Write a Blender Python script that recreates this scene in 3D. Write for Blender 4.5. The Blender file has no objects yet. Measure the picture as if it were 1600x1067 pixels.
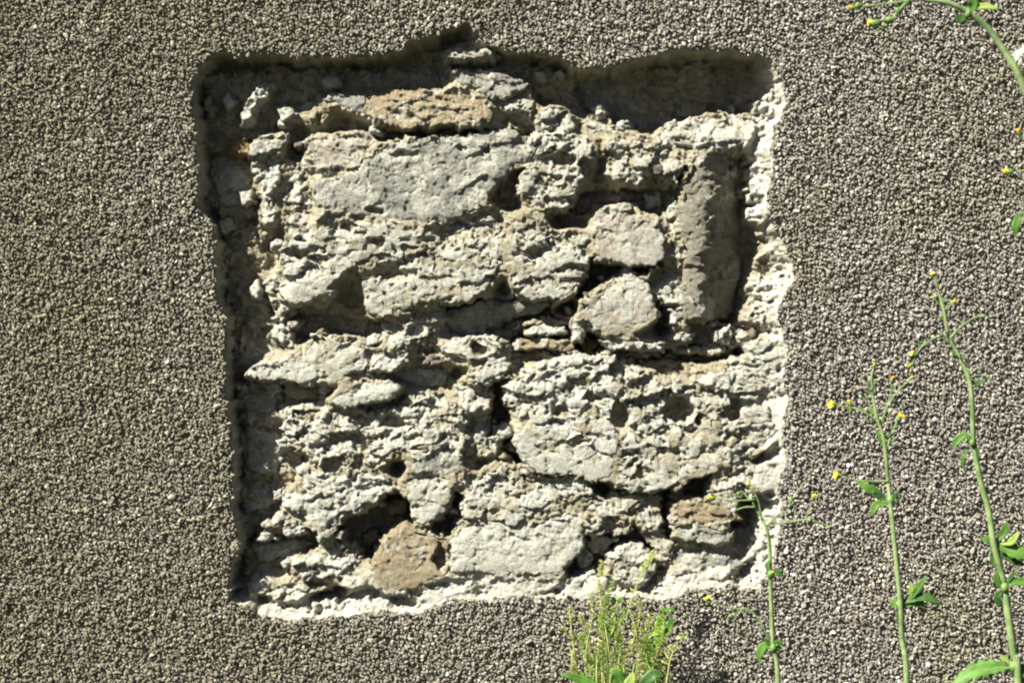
import bpy, math, random
import numpy as np
from mathutils import Vector, geometry, Matrix

random.seed(7)
RNG = np.random.default_rng(11)
scene = bpy.context.scene
COL = scene.collection

# ------------------------------------------------------------------ camera, sky, sun, exposure
ZC = 1.0                      # height of the picture's centre above the ground
CAM_D = 3.2                   # camera to wall face
cam_data = bpy.data.cameras.new("camera")
cam_data.sensor_width = 36.0
cam_data.lens = 36.0 * CAM_D / 1.6
cam_data.dof.use_dof = True
cam_data.dof.focus_distance = CAM_D
cam_data.dof.aperture_fstop = 5.0
cam_data.clip_start = 0.05
cam_data.clip_end = 500.0
cam = bpy.data.objects.new("camera", cam_data)
cam.location = (0.0, -CAM_D, ZC)
cam.rotation_euler = (math.pi / 2, 0.0, 0.0)
COL.objects.link(cam)
scene.camera = cam

KX, KZ = 1.35, 1.65           # shadow shift right / down per unit of depth
ray = Vector((KX, 1.0, -KZ)).normalized()
sun_el = math.asin(-ray.z)
to_sun = -ray
sun_az = math.atan2(to_sun.x, to_sun.y)      # clockwise from +Y

world = bpy.data.worlds.new("World")
scene.world = world
world.use_nodes = True
wn = world.node_tree.nodes
wl = world.node_tree.links
wn.clear()
w_out = wn.new("ShaderNodeOutputWorld")
w_bg = wn.new("ShaderNodeBackground")
w_sky = wn.new("ShaderNodeTexSky")
w_sky.sky_type = 'NISHITA'
w_sky.sun_disc = False
w_sky.sun_elevation = sun_el
w_sky.sun_rotation = sun_az
w_sky.air_density = 0.2
w_sky.dust_density = 0.6
w_sky.ozone_density = 0.0
w_bg.inputs["Strength"].default_value = 0.05
wl.new(w_sky.outputs[0], w_bg.inputs[0])
wl.new(w_bg.outputs[0], w_out.inputs[0])

sun_data = bpy.data.lights.new("sun", 'SUN')
sun_data.energy = 5.0
sun_data.angle = math.radians(0.5)
sun_data.color = (1.0, 0.985, 0.85)
sun = bpy.data.objects.new("sun", sun_data)
sun.rotation_euler = ray.to_track_quat('-Z', 'Y').to_euler()
sun.location = (-4, -4, 6)
COL.objects.link(sun)

scene.cycles.filter_width = 2.0
scene.cycles.diffuse_bounces = 2
scene.view_settings.view_transform = 'Standard'
scene.view_settings.look = 'None'
scene.view_settings.exposure = 1.48
scene.view_settings.gamma = 1.0
scene.view_settings.use_curve_mapping = False

# ------------------------------------------------------------------ helpers
def wx(px): return (px - 800.0) / 1000.0
def wz(py): return ZC + (533.5 - py) / 1000.0

def at(px, py, d):
    """world point on the sight line of photo pixel (px,py), d metres in front of the wall"""
    s = (CAM_D - d) / CAM_D
    return Vector((wx(px) * s, -d, ZC + (533.5 - py) / 1000.0 * s))

def hash2(ix, iy, seed):
    n = (ix.astype(np.int64) * 374761393 + iy.astype(np.int64) * 668265263 + seed * 974711) & 0x7fffffff
    n = ((n ^ (n >> 13)) * 1274126177) & 0x7fffffff
    n = ((n ^ (n >> 15)) * 2246822519) & 0x7fffffff
    n = n ^ (n >> 16)
    return (n & 0xffffff) / float(0xffffff)

def perlin(x, y, seed=0):
    x0 = np.floor(x); y0 = np.floor(y)
    fx = x - x0; fy = y - y0
    sx = fx * fx * fx * (fx * (fx * 6 - 15) + 10)
    sy = fy * fy * fy * (fy * (fy * 6 - 15) + 10)
    def g(dx, dy):
        a = hash2(x0 + dx, y0 + dy, seed) * 2 * np.pi
        return np.cos(a) * (fx - dx) + np.sin(a) * (fy - dy)
    a = g(0, 0) + sx * (g(1, 0) - g(0, 0))
    b = g(0, 1) + sx * (g(1, 1) - g(0, 1))
    return (a + sy * (b - a)) * 1.5

def fbm(x, y, seed=0, octv=4, gain=0.5):
    s = np.zeros_like(x); a = 1.0; f = 1.0
    for k in range(octv):
        s += a * perlin(x * f, y * f, seed + 17 * k)
        a *= gain; f *= 2.03
    return s

def ridged(x, y, seed=0, octv=3):
    s = np.zeros_like(x); a = 1.0; f = 1.0
    for k in range(octv):
        s += a * (1 - 2 * np.abs(perlin(x * f, y * f, seed + 29 * k)))
        a *= 0.5; f *= 2.1
    return s

def facets(x, y, seed=0, amp=0.6, bx=0.0, by=0.0):
    """broken-rock relief: every cell is a randomly tilted plane"""
    x0 = np.floor(x); y0 = np.floor(y)
    best = np.full_like(x, 1e9); val = np.zeros_like(x)
    for dx in (-1, 0, 1):
        for dy in (-1, 0, 1):
            cx = x0 + dx; cy = y0 + dy
            px = cx + hash2(cx, cy, seed); py = cy + hash2(cx, cy, seed + 1)
            d = (x - px) ** 2 + (y - py) ** 2
            gx = hash2(cx, cy, seed + 2) - 0.5; gy = hash2(cx, cy, seed + 3) - 0.5
            off = hash2(cx, cy, seed + 4) - 0.5
            v = off * 0.9 + 2 * amp * ((gx + bx) * (x - px) + (gy + by) * (y - py))
            m = d < best
            best = np.where(m, d, best); val = np.where(m, v, val)
    return val

def sdf(poly, U, V):
    """signed distance, positive inside"""
    p = np.asarray(poly, float); q = np.roll(p, -1, axis=0)
    d2 = np.full(U.shape, 1e18); ins = np.zeros(U.shape, bool)
    for (ax, ay), (bx, by) in zip(p, q):
        ex, ey = bx - ax, by - ay
        L = ex * ex + ey * ey
        if L < 1e-9: continue
        t = np.clip(((U - ax) * ex + (V - ay) * ey) / L, 0, 1)
        d2 = np.minimum(d2, (U - ax - t * ex) ** 2 + (V - ay - t * ey) ** 2)
        if by != ay:
            c = ((ay > V) != (by > V)) & (U < ex * (V - ay) / ey + ax)
            ins ^= c
    d = np.sqrt(d2)
    return np.where(ins, d, -d)

def sstep(a, b, x):
    t = np.clip((x - a) / (b - a), 0, 1)
    return t * t * (3 - 2 * t)

def mesh_np(name, verts, faces, mat, parent=None, smooth=True, loc=None):
    verts = np.asarray(verts, np.float32)
    faces = np.asarray(faces, np.int32)
    n = faces.shape[1]
    me = bpy.data.meshes.new(name)
    me.vertices.add(len(verts)); me.vertices.foreach_set("co", verts.ravel())
    me.loops.add(faces.size); me.loops.foreach_set("vertex_index", faces.ravel())
    me.polygons.add(len(faces))
    me.polygons.foreach_set("loop_start", np.arange(0, faces.size, n, dtype=np.int32))
    me.polygons.foreach_set("loop_total", np.full(len(faces), n, np.int32))
    me.polygons.foreach_set("use_smooth", np.full(len(faces), smooth, bool))
    me.update(calc_edges=True); me.validate()
    if mat: me.materials.append(mat)
    o = bpy.data.objects.new(name, me)
    COL.objects.link(o)
    if loc is not None: o.location = loc
    if parent: o.parent = parent
    return o

def mesh_py(name, verts, faces, mat, parent=None, smooth=True):
    me = bpy.data.meshes.new(name)
    me.from_pydata([tuple(v) for v in verts], [], faces)
    for p in me.polygons: p.use_smooth = smooth
    me.update()
    if mat: me.materials.append(mat)
    o = bpy.data.objects.new(name, me)
    COL.objects.link(o)
    if parent: o.parent = parent
    return o

def empty(name, loc, label=None, cat=None, group=None):
    o = bpy.data.objects.new(name, None)
    o.empty_display_size = 0.05
    o.location = loc
    COL.objects.link(o)
    if label: o["label"] = label
    if cat: o["category"] = cat
    if group: o["group"] = group
    return o

# ------------------------------------------------------------------ materials
class NT:
    def __init__(self, name):
        self.m = bpy.data.materials.new(name); self.m.use_nodes = True
        self.t = self.m.node_tree; self.t.nodes.clear()
        self.out = self.add("ShaderNodeOutputMaterial")
        self.b = self.add("ShaderNodeBsdfPrincipled")
        self.link(self.b.outputs[0], self.out.inputs[0])
        self.pos = self.add("ShaderNodeNewGeometry").outputs["Position"]
    def add(self, t): return self.t.nodes.new(t)
    def link(self, a, b): self.t.links.new(a, b)
    def noise(self, scale, detail=3.0, rough=0.55, vec=None, dist=0.0, out=0):
        n = self.add("ShaderNodeTexNoise")
        n.inputs["Scale"].default_value = scale; n.inputs["Detail"].default_value = detail
        n.inputs["Roughness"].default_value = rough; n.inputs["Distortion"].default_value = dist
        self.link(vec or self.pos, n.inputs["Vector"])
        return n.outputs[out]
    def shift(self, v):
        n = self.add("ShaderNodeVectorMath"); n.operation = 'ADD'
        self.link(self.pos, n.inputs[0]); n.inputs[1].default_value = v
        return n.outputs[0]
    def ramp(self, fac, a, b, lo=0.0, hi=1.0):
        n = self.add("ShaderNodeMapRange"); n.interpolation_type = 'SMOOTHSTEP'
        n.inputs[1].default_value = a; n.inputs[2].default_value = b
        n.inputs[3].default_value = lo; n.inputs[4].default_value = hi
        self.link(fac, n.inputs[0]); return n.outputs[0]
    def mix(self, fac, a, b, mode='MIX'):
        n = self.add("ShaderNodeMix"); n.data_type = 'RGBA'; n.blend_type = mode
        for s, v in ((n.inputs[0], fac), (n.inputs[6], a), (n.inputs[7], b)):
            if isinstance(v, (int, float)): s.default_value = v
            elif isinstance(v, tuple): s.default_value = (*v, 1.0)
            else: self.link(v, s)
        return n.outputs[2]
    def math(self, op, a, b=0.0):
        n = self.add("ShaderNodeMath"); n.operation = op
        for s, v in ((n.inputs[0], a), (n.inputs[1], b)):
            if isinstance(v, (int, float)): s.default_value = v
            else: self.link(v, s)
        return n.outputs[0]
    def bump(self, height, dist, strength=1.0, prev=None):
        n = self.add("ShaderNodeBump")
        n.inputs["Distance"].default_value = dist; n.inputs["Strength"].default_value = strength
        self.link(height, n.inputs["Height"])
        if prev: self.link(prev, n.inputs["Normal"])
        return n.outputs[0]
    def done(self, color, normal=None, rough=0.92, spec=0.15):
        if isinstance(color, tuple): self.b.inputs["Base Color"].default_value = (*color, 1)
        else: self.link(color, self.b.inputs["Base Color"])
        self.b.inputs["Roughness"].default_value = rough
        self.b.inputs["Specular IOR Level"].default_value = spec
        if normal: self.link(normal, self.b.inputs["Normal"])
        return self.m

def rock_mat(name, c1, c2, c3, dust, dustcol=(0.84, 0.82, 0.735), bump=1.0):
    t = NT(name)
    sh = t.shift((random.uniform(0, 9), random.uniform(0, 9), random.uniform(0, 9)))
    col = t.mix(t.ramp(t.noise(16, 4, 0.6, sh), 0.38, 0.62), c1, c2)
    col = t.mix(t.ramp(t.noise(38, 4, 0.65, t.shift((3, 1, 7))), 0.52, 0.68), col, c3)
    # lime dust and mortar smears, sitting on the surface in blotches
    d = t.ramp(t.noise(24, 6, 0.72, t.shift((8, 2, 5))), 0.64 - 0.30 * dust, 0.74 - 0.30 * dust)
    col = t.mix(d, col, dustcol)
    # iron stain
    s = t.ramp(t.noise(22, 5, 0.6, t.shift((1, 9, 4))), 0.60, 0.72, 0.0, 0.55)
    col = t.mix(s, col, (0.46, 0.32, 0.17))
    # mineral grain
    g = t.noise(620, 2, 0.7)
    col = t.mix(t.ramp(g, 0.35, 0.65, 0.0, 0.55), t.mix(1.0, col, (0.55, 0.54, 0.52), 'MULTIPLY'), col)
    nb = t.bump(t.noise(170, 6, 0.72), 0.0075 * bump)
    nb = t.bump(t.noise(520, 4, 0.7), 0.0042 * bump, 1.0, nb)
    return t.done(col, nb)

M = {}
M['G'] = rock_mat("blue_grey_stone", (0.46, 0.45, 0.42), (0.56, 0.54, 0.485), (0.37, 0.36, 0.335), 0.52)
M['L'] = rock_mat("grey_mortared_stone", (0.66, 0.62, 0.52), (0.56, 0.52, 0.425), (0.70, 0.64, 0.50), 0.82)
M['W'] = rock_mat("white_limed_stone", (0.80, 0.77, 0.67), (0.68, 0.645, 0.545), (0.85, 0.83, 0.75), 0.85, (0.88, 0.865, 0.79))
M['U'] = rock_mat("grey_brown_stone", (0.45, 0.42, 0.35), (0.53, 0.495, 0.415), (0.37, 0.34, 0.28), 0.36)
M['B'] = rock_mat("buff_sandstone", (0.54, 0.44, 0.295), (0.62, 0.53, 0.385), (0.44, 0.345, 0.22), 0.34)
M['P'] = rock_mat("pinkish_stone", (0.63, 0.56, 0.485), (0.68, 0.62, 0.54), (0.55, 0.47, 0.405), 0.62)
M['D'] = rock_mat("dull_purple_stone", (0.32, 0.255, 0.23), (0.41, 0.34, 0.305), (0.27, 0.21, 0.185), 0.3)
M['O'] = rock_mat("ochre_stone", (0.42, 0.275, 0.12), (0.36, 0.245, 0.125), (0.47, 0.345, 0.19), 0.15)

def mortar_mat():
    t = NT("lime_mortar")
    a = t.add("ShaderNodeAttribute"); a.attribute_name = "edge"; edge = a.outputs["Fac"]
    col = t.mix(t.ramp(t.noise(14, 4, 0.6), 0.38, 0.62), (0.57, 0.525, 0.41), (0.46, 0.41, 0.30))
    col = t.mix(t.ramp(t.noise(34, 5, 0.65, t.shift((4, 4, 1))), 0.5, 0.66), col, (0.70, 0.67, 0.57))
    s = t.ramp(t.noise(19, 5, 0.6, t.shift((1, 9, 4))), 0.58, 0.72, 0.0, 0.55)
    col = t.mix(s, col, (0.38, 0.27, 0.14))
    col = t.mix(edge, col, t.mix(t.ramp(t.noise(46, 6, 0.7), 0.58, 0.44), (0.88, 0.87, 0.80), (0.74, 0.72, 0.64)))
    g = t.noise(620, 2, 0.7)
    col = t.mix(t.ramp(g, 0.35, 0.65, 0.0, 0.5), t.mix(1.0, col, (0.6, 0.58, 0.55), 'MULTIPLY'), col)
    nb = t.bump(t.noise(150, 6, 0.72), 0.007)
    nb = t.bump(t.noise(520, 4, 0.7), 0.0018, 1.0, nb)
    return t.done(col, nb)
M['mortar'] = mortar_mat()

def chip_mat():
    t = NT("dashing_chips")
    r = t.add("ShaderNodeNewGeometry").outputs["Random Per Island"]
    cr = t.add("ShaderNodeValToRGB"); e = cr.color_ramp
    e.interpolation = 'LINEAR'
    stops = [(0.0, (0.15, 0.134, 0.115)), (0.2, (0.204, 0.183, 0.162)), (0.45, (0.238, 0.217, 0.196)),
             (0.70, (0.260, 0.242, 0.224)), (0.84, (0.312, 0.268, 0.210)), (0.93, (0.365, 0.342, 0.316)), (1.0, (0.52, 0.50, 0.475))]
    e.elements[0].position = 0; e.elements[0].color = (*stops[0][1], 1)
    e.elements[1].position = 1; e.elements[1].color = (*stops[-1][1], 1)
    for p, c in stops[1:-1]:
        k = e.elements.new(p); k.color = (*c, 1)
    t.link(r, cr.inputs[0]); col = cr.outputs[0]
    # darker, yellower tone growing towards the left; algae blotches over the whole wall
    sep = t.add("ShaderNodeSeparateXYZ"); t.link(t.pos, sep.inputs[0])
    side = t.ramp(sep.outputs[0], -0.75, 0.55, 1.0, 0.0)
    n = t.noise(2.2, 5, 0.6)
    left_tone = t.math('MULTIPLY', t.ramp(n, 0.15, 0.6), side)
    col = t.mix(left_tone, col, t.mix(1.0, col, (0.70, 0.68, 0.55), 'MULTIPLY'))
    alg = t.ramp(t.noise(3.1, 5, 0.65, t.shift((5, 3, 8))), 0.52, 0.72, 0.0, 0.55)
    col = t.mix(alg, col, t.mix(1.0, col, (0.82, 0.84, 0.58), 'MULTIPLY'))
    mp = t.add("ShaderNodeVectorMath"); mp.operation = 'MULTIPLY'; t.link(t.pos, mp.inputs[0]); mp.inputs[1].default_value = (9.0, 1.0, 0.9)
    streak = t.ramp(t.noise(1.0, 5, 0.6, mp.outputs[0]), 0.50, 0.72, 0.0, 0.45)
    col = t.mix(streak, col, t.mix(1.0, col, (0.72, 0.68, 0.60), 'MULTIPLY'))
    pale = t.ramp(t.noise(4.0, 4, 0.6, t.shift((2, 6, 1))), 0.54, 0.74, 0.0, 0.5)
    col = t.mix(pale, col, t.mix(1.0, col, (1.25, 1.2, 1.18), 'MULTIPLY'))
    return t.done(col, t.bump(t.noise(700, 2, 0.6), 0.0008), 0.8, 0.3)
M['chip'] = chip_mat()

def coat_mat():
    t = NT("render_coat_mortar")
    col = t.mix(t.ramp(t.noise(60, 4, 0.6), 0.4, 0.6), (0.19, 0.17, 0.14), (0.25, 0.228, 0.195))
    v = t.add("ShaderNodeTexVoronoi"); v.inputs["Scale"].default_value = 150
    t.link(t.pos, v.inputs["Vector"])
    nb = t.bump(v.outputs["Distance"], 0.006)
    return t.done(col, nb)
M['coat'] = coat_mat()

def ground_mat():
    t = NT("rough_grass_ground")
    col = t.mix(t.ramp(t.noise(6, 6, 0.7), 0.35, 0.65), (0.035, 0.048, 0.015), (0.06, 0.07, 0.024))
    col = t.mix(t.ramp(t.noise(1.2, 4, 0.6), 0.5, 0.65), col, (0.07, 0.058, 0.032))
    return t.done(col, t.bump(t.noise(40, 6, 0.7), 0.03))
M['ground'] = ground_mat()

def green_mat(name, c1, c2, scale=30, trans=0.25, rough=0.5):
    t = NT(name)
    col = t.mix(t.ramp(t.noise(scale, 3, 0.6), 0.38, 0.62), c1, c2)
    m = t.done(col, t.bump(t.noise(scale * 8, 3, 0.6), 0.0006), rough, 0.35)
    if trans:
        tr = t.add("ShaderNodeBsdfTranslucent"); t.link(col, tr.inputs[0])
        mx = t.add("ShaderNodeMixShader"); mx.inputs[0].default_value = trans
        t.link(t.b.outputs[0], mx.inputs[1]); t.link(tr.outputs[0], mx.inputs[2])
        t.link(mx.outputs[0], t.out.inputs[0])
    return m
M['stem'] = green_mat("pale_green_stem", (0.11, 0.175, 0.06), (0.215, 0.27, 0.115), 60, 0.0, 0.7)
M['leaf'] = green_mat("green_leaf", (0.065, 0.165, 0.025), (0.13, 0.26, 0.045), 45, 0.3)
M['dark_leaf'] = green_mat("dark_green_leaf", (0.04, 0.10, 0.02), (0.075, 0.155, 0.032), 45, 0.25)
M['sepal'] = green_mat("bud_green", (0.11, 0.20, 0.05), (0.17, 0.27, 0.07), 60, 0.1)
M['yellow'] = green_mat("yellow_petal", (0.80, 0.60, 0.03), (0.85, 0.70, 0.08), 80, 0.2)
M['orange'] = green_mat("orange_bud_tip", (0.75, 0.36, 0.03), (0.80, 0.48, 0.05), 80, 0.15)
M['fluff'] = green_mat("white_seed_fluff", (0.78, 0.78, 0.74), (0.85, 0.84, 0.80), 80, 0.2)
M['straw'] = green_mat("yellow_green_stalk", (0.38, 0.43, 0.14), (0.52, 0.52, 0.22), 40, 0.3)
M['fresh'] = green_mat("fresh_green_shoot", (0.24, 0.40, 0.06), (0.36, 0.48, 0.11), 40, 0.35)

# ------------------------------------------------------------------ ground
gs = 60.0
ground = mesh_py("ground", [(-gs, -gs, 0), (gs, -gs, 0), (gs, gs, 0), (-gs, gs, 0)], [(0, 1, 2, 3)], M['ground'])
ground["kind"] = "structure"

# ------------------------------------------------------------------ the wall
wall = empty("pebbledashed_wall", (0, 0, 0), "grey brown pebble-dashed wall with a ragged square opening baring rubble stone", "wall")
wall["kind"] = "thing"

HOLE = [(339,83),(312,100),(298,132),(301,189),(308,245),(308,301),(308,325),(332,352),(335,412),(339,469),(352,497),(354,539),(350,598),
 (354,632),(364,717),(361,801),(375,855),(358,889),(357,938),(386,945),(397,959),(448,968),(499,966),(527,963),(600,953),(650,958),
 (693,942),(712,935),(769,939),(791,931),(853,934),(926,936),(984,930),(1035,938),(1057,931),(1102,920),(1145,911),(1153,921),
 (1181,917),(1192,903),(1212,877),(1215,832),(1221,785),(1213,765),(1229,720),(1220,677),(1231,618),(1223,593),(1235,539),(1223,523),
 (1215,483),(1242,432),(1232,398),(1218,365),(1199,331),(1201,301),(1209,262),(1204,231),(1212,200),(1229,166),(1223,127),(1209,102),
 (1202,87),(1147,76),(1074,76),(1027,82),(984,96),(928,108),(881,96),(847,80),(797,82),(757,62),(729,37),(701,48),(642,62),(622,79),
 (561,90),(477,87),(435,82)]

def ragged(poly, step, amp, seed, wl=18.0):
    p = np.asarray(poly, float); out = []
    q = np.roll(p, -1, axis=0)
    for a, b in zip(p, q):
        L = np.hypot(*(b - a)); n = max(1, int(round(L / step)))
        for k in range(n): out.append(a + (b - a) * k / n)
    o = np.array(out)
    dx = fbm(o[:, 0] / wl, o[:, 1] / wl, seed, 3); dy = fbm(o[:, 0] / wl, o[:, 1] / wl, seed + 77, 3)
    return o + amp * np.stack([dx, dy], 1)
HOLE_R = ragged(ragged(HOLE, 6.0, 4.5, 5), 4.0, 2.6, 8, 8.0)

# working grid (millimetre = photo pixel on the wall face)
ST = 2.0
gu = np.arange(270, 1272, ST); gv = np.arange(10, 1000, ST)
U, V = np.meshgrid(gu, gv)
NV, NU = U.shape

print("hole sdf")
d_hole = sdf(HOLE_R, U, V)

# relief fields, in units of about +-1
wu = U + 7 * fbm(U / 26, V / 26, 101, 3); wv = V + 6 * fbm(U / 26, V / 26, 202, 3)
F_soft = fbm(wu / 60, wv / 42, 1, 4)
F_crag = 0.6 * facets(wu / 30, wv / 21, 40) + 0.35 * facets(wu / 13, wv / 10, 50) + 0.15 * facets(wu / 6, wv / 5, 60)
ca, sa = math.cos(-0.35), math.sin(-0.35)
ru_ = ca * wu - sa * wv; rv_ = sa * wu + ca * wv
F_slab = 0.7 * facets(ru_ / 52, rv_ / 26, 140, 0.9, .22, .42) + 0.3 * facets(ru_ / 22, rv_ / 15, 150, 0.9, .12, .25) + 0.12 * facets(ru_ / 9, rv_ / 7, 160)
def soft3(a):
    for _ in range(2):
        a = (a + np.roll(a, 1, 0) + np.roll(a, -1, 0)) / 3; a = (a + np.roll(a, 1, 1) + np.roll(a, -1, 1)) / 3
    return a
F_crag = 0.45 * soft3(F_crag) + 0.55 * F_crag; F_slab = 0.45 * soft3(F_slab) + 0.55 * F_slab
F_lump = fbm(wu / 34, wv / 24, 811, 4, 0.55); F_lump2 = 1 - 2 * np.abs(fbm(wu / 20, wv / 15, 823, 3)); F_grit2 = fbm(U / 6.2, V / 5.6, 835, 2)
F_ridge = ridged(wu / 42, wv / 26, 9, 4) * 0.5
F_fine = fbm(U / 9, V / 8, 33, 3)
F_grit = fbm(U / 4.3, V / 4.3, 34, 2)
F_pit = -sstep(0.28, 0.75, fbm(wu / 21, wv / 16, 71, 3))
F_pit2 = -sstep(0.35, 0.8, fbm(wu / 10, wv / 9, 75, 2))
F_bed = fbm(wu / 90, wv / 9, 88, 3)

# outline / height / stone kind / roughness / tilt right, tilt down / edge radius
# tilt is the change of height (mm) per pixel to the right and downwards
S = []
def st(poly, h, k='L', r=1.0, tx=0.0, tz=0.0, R=10, bed=0.0, label=None, wob=1.0):
    S.append((poly, h, k, r, tx, tz, R, bed, label, wob))

# top course
st([(563,168),(570,146),(600,139),(640,135),(700,140),(752,150),(774,172),(768,192),(690,194),(640,199),(585,193)], -22, 'B', .8, -.05, -.25, 9, .6, "long buff sandstone near the top of the opening")
st([(502,150),(515,138),(545,140),(568,152),(566,174),(540,167),(515,158)], -32, 'G', .7, -.1, -.3, 7)
st([(470,182),(480,162),(502,158),(512,176),(500,187),(480,190)], -38, 'B', .8)
st([(345,228),(352,214),(386,212),(394,236),(370,245),(350,242)], -52, 'O', .6, label="ochre stone shaded by the left edge")
st([(388,238),(393,216),(415,212),(448,206),(436,226),(405,242)], -28, 'G', .7, 0, -.3, 7)
st([(372,175),(392,146),(402,126),(422,126),(412,148),(394,168),(384,190),(374,188)], -30, 'W', 1.2, 0, 0, 6)
st([(690,82),(705,70),(745,66),(782,80),(770,90),(715,92)], -22, 'L', 1.0, 0, -.4, 7)
st([(696,115),(712,101),(763,107),(798,118),(830,127),(814,140),(780,154),(757,148),(752,134),(718,129)], -26, 'G', .9, 0, -.35, 7)
st([(760,160),(785,150),(814,146),(838,154),(832,178),(808,177),(780,165)], -28, 'L', 1.3, 0, -.2, 7)
st([(834,190),(853,166),(892,175),(902,194),(883,213),(845,203)], -24, 'L', 1.5, 0, -.2, 8)
st([(776,178),(800,182),(835,188),(838,204),(800,206),(776,200)], -52, 'B', .8)
# second course
st([(462,220),(519,213),(556,206),(584,220),(552,262),(499,264),(482,247)], -26, 'P', .7, 0, -.1, 8)
st([(550,262),(580,236),(620,221),(655,215),(700,211),(760,202),(792,200),(822,214),(846,230),(830,250),(800,264),(772,288),(760,312),(740,327),(715,342),(690,352),(640,347),(590,342),(540,332),(490,320),(488,287),(520,277)], -12, 'G', .55, -.02, -.02, 12, .1, "broad blue-grey stone in the upper middle")
st([(824,214),(850,200),(887,209),(922,214),(932,240),(926,270),(906,290),(892,317),(860,327),(830,320),(810,302),(815,272),(830,250)], -13, 'L', 1.7, 0, -.1, 10)
st([(951,224),(979,210),(1021,216),(1030,234),(1020,253),(1008,268),(998,288),(965,283),(945,272),(962,252),(951,242)], -18, 'L', 1.8, 0, -.15, 9)
st([(1036,206),(1057,189),(1108,173),(1153,177),(1180,178),(1176,217),(1147,230),(1091,230),(1057,224),(1030,230)], -30, 'W', 1.0, .05, -.35, 9)
st([(1030,236),(1070,238),(1068,262),(1056,284),(1040,277),(1032,255)], -22, 'L', 1.4, 0, -.2, 8)
st([(396,248),(420,246),(436,252),(434,276),(420,300),(428,330),(430,356),(412,352),(406,320),(404,286),(384,258)], -30, 'W', 1.4, -.15, -.1, 8)
st([(438,252),(480,260),(494,285),(486,320),(452,330),(434,310),(440,282)], -36, 'L', 1.4, 0, -.1, 9)
st([(445,340),(462,322),(482,330),(480,352),(466,370),(450,366)], -28, 'P', 1.2, 0, -.2, 8)
# tall stone at the right: ridge at its left, falling away to the right
st([(1062,320),(1074,272),(1088,242),(1116,234),(1140,236),(1164,244),(1174,268),(1179,330),(1173,400),(1164,450),(1148,496),(1098,502),(1058,503),(1067,430),(1065,365)], -10, 'U', .36, 0, 0, 8, 0, "tall upright stone by the right edge, its right side sloping into shade")
st([(1036,340),(1057,306),(1066,322),(1064,365),(1082,402),(1042,408),(1034,384)], -30, 'L', 1.3, 0, -.15, 8)
st([(1004,437),(1040,433),(1084,410),(1084,466),(1074,482),(1040,477),(1020,462)], -26, 'W', 1.2, 0, -.15, 8)
# pink boulders
st([(928,344),(942,324),(968,317),(992,326),(1021,342),(1036,366),(1038,390),(1024,412),(990,416),(965,407),(935,407),(930,372)], -4, 'P', .8, -.10, -.12, 12, 0, "rounded pinkish stone with a pale left face")
st([(913,462),(940,455),(950,436),(985,420),(1010,430),(1022,456),(1027,495),(1000,508),(965,517),(925,512),(910,486)], -6, 'P', .8, -.05, -.15, 11, 0, "angular pink-grey stone below the rounded pinkish one")
st([(898,300),(940,292),(985,294),(1010,300),(990,314),(950,316),(930,330),(905,330)], -58, 'D', .8, 0, -.1, 8)
# third course: rough broken face
st([(438,388),(455,366),(485,356),(502,330),(540,334),(600,347),(640,352),(672,367),(660,392),(620,407),(580,416),(542,421),(527,446),(516,467),(450,474),(434,450),(444,420)], -8, 'L', 1.5, -.03, -.05, 12)
st([(565,442),(600,427),(650,396),(682,372),(740,370),(782,364),(792,380),(786,416),(768,442),(740,467),(700,472),(650,477),(600,492),(575,492),(570,467)], -8, 'L', 1.6, -.03, -.05, 12)
st([(790,382),(800,342),(830,328),(852,345),(862,370),(900,360),(924,370),(917,400),(913,430),(900,452),(870,464),(820,467),(805,452),(796,420)], -9, 'L', 1.6, 0, -.08, 12)
st([(672,352),(720,340),(770,330),(800,338),(790,362),(740,368),(690,368)], -24, 'P', 1.3, 0, -.2, 8)
st([(520,432),(560,424),(572,470),(572,496),(520,492),(455,486),(452,474),(516,468)], -40, 'B', .8, -.1, .5, 9)
st([(596,508),(640,491),(684,484),(694,500),(672,522),(640,531),(603,522)], -20, 'L', 1.2, 0, -.3, 8)
st([(690,490),(740,472),(800,470),(870,468),(840,486),(790,500),(750,520),(700,528)], -44, 'G', .6, -.1, .55, 8)
st([(404,445),(430,426),(446,452),(452,478),(440,500),(424,500),(430,476)], -32, 'L', 1.3, -.1, 0, 8)
st([(414,516),(438,502),(454,520),(456,542),(440,538),(424,528)], -30, 'W', 1.2, -.1, 0, 7)
# thin slabs over the deep joint
st([(825,517),(847,507),(882,509),(888,522),(845,524)], -30, 'W', .8, 0, -.3, 5)
st([(815,531),(850,528),(898,533),(896,547),(839,545),(812,545)], -32, 'B', .8, 0, -.2, 5)
st([(896,502),(908,496),(919,518),(913,534),(897,532)], -16, 'W', .8, 0, 0, 6)
st([(938,533),(970,525),(995,534),(1039,535),(1040,546),(998,547),(956,544)], -12, 'W', 1.0, 0, -.2, 5)
st([(818,500),(860,494),(892,498),(890,506),(840,508),(820,508)], -40, 'B', .8, 0, -.2, 4, .6)
st([(925,548),(980,550),(1036,550),(1034,558),(970,560),(928,557)], -44, 'B', .8, 0, -.2, 4, .6)
st([(1050,538),(1100,542),(1140,538),(1138,549),(1090,553),(1052,549)], -48, 'L', .8, 0, -.2, 4, .6)
st([(800,536),(812,530),(816,546),(802,550)], -44, 'L', .9, 0, -.2, 4)
st([(1049,522),(1066,512),(1084,522),(1078,534),(1052,534)], -30, 'L', 1.1, 0, -.2, 6)
st([(1050,484),(1070,478),(1078,500),(1052,506)], -24, 'W', 1.0, 0, -.2, 6)
st([(1118,520),(1142,508),(1150,522),(1138,536),(1122,534)], -38, 'L', 1.2, 0, -.2, 6)
st([(790,548),(840,550),(900,552),(896,566),(850,566),(800,580)], -60, 'B', .8, 0, .2, 7)
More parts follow.
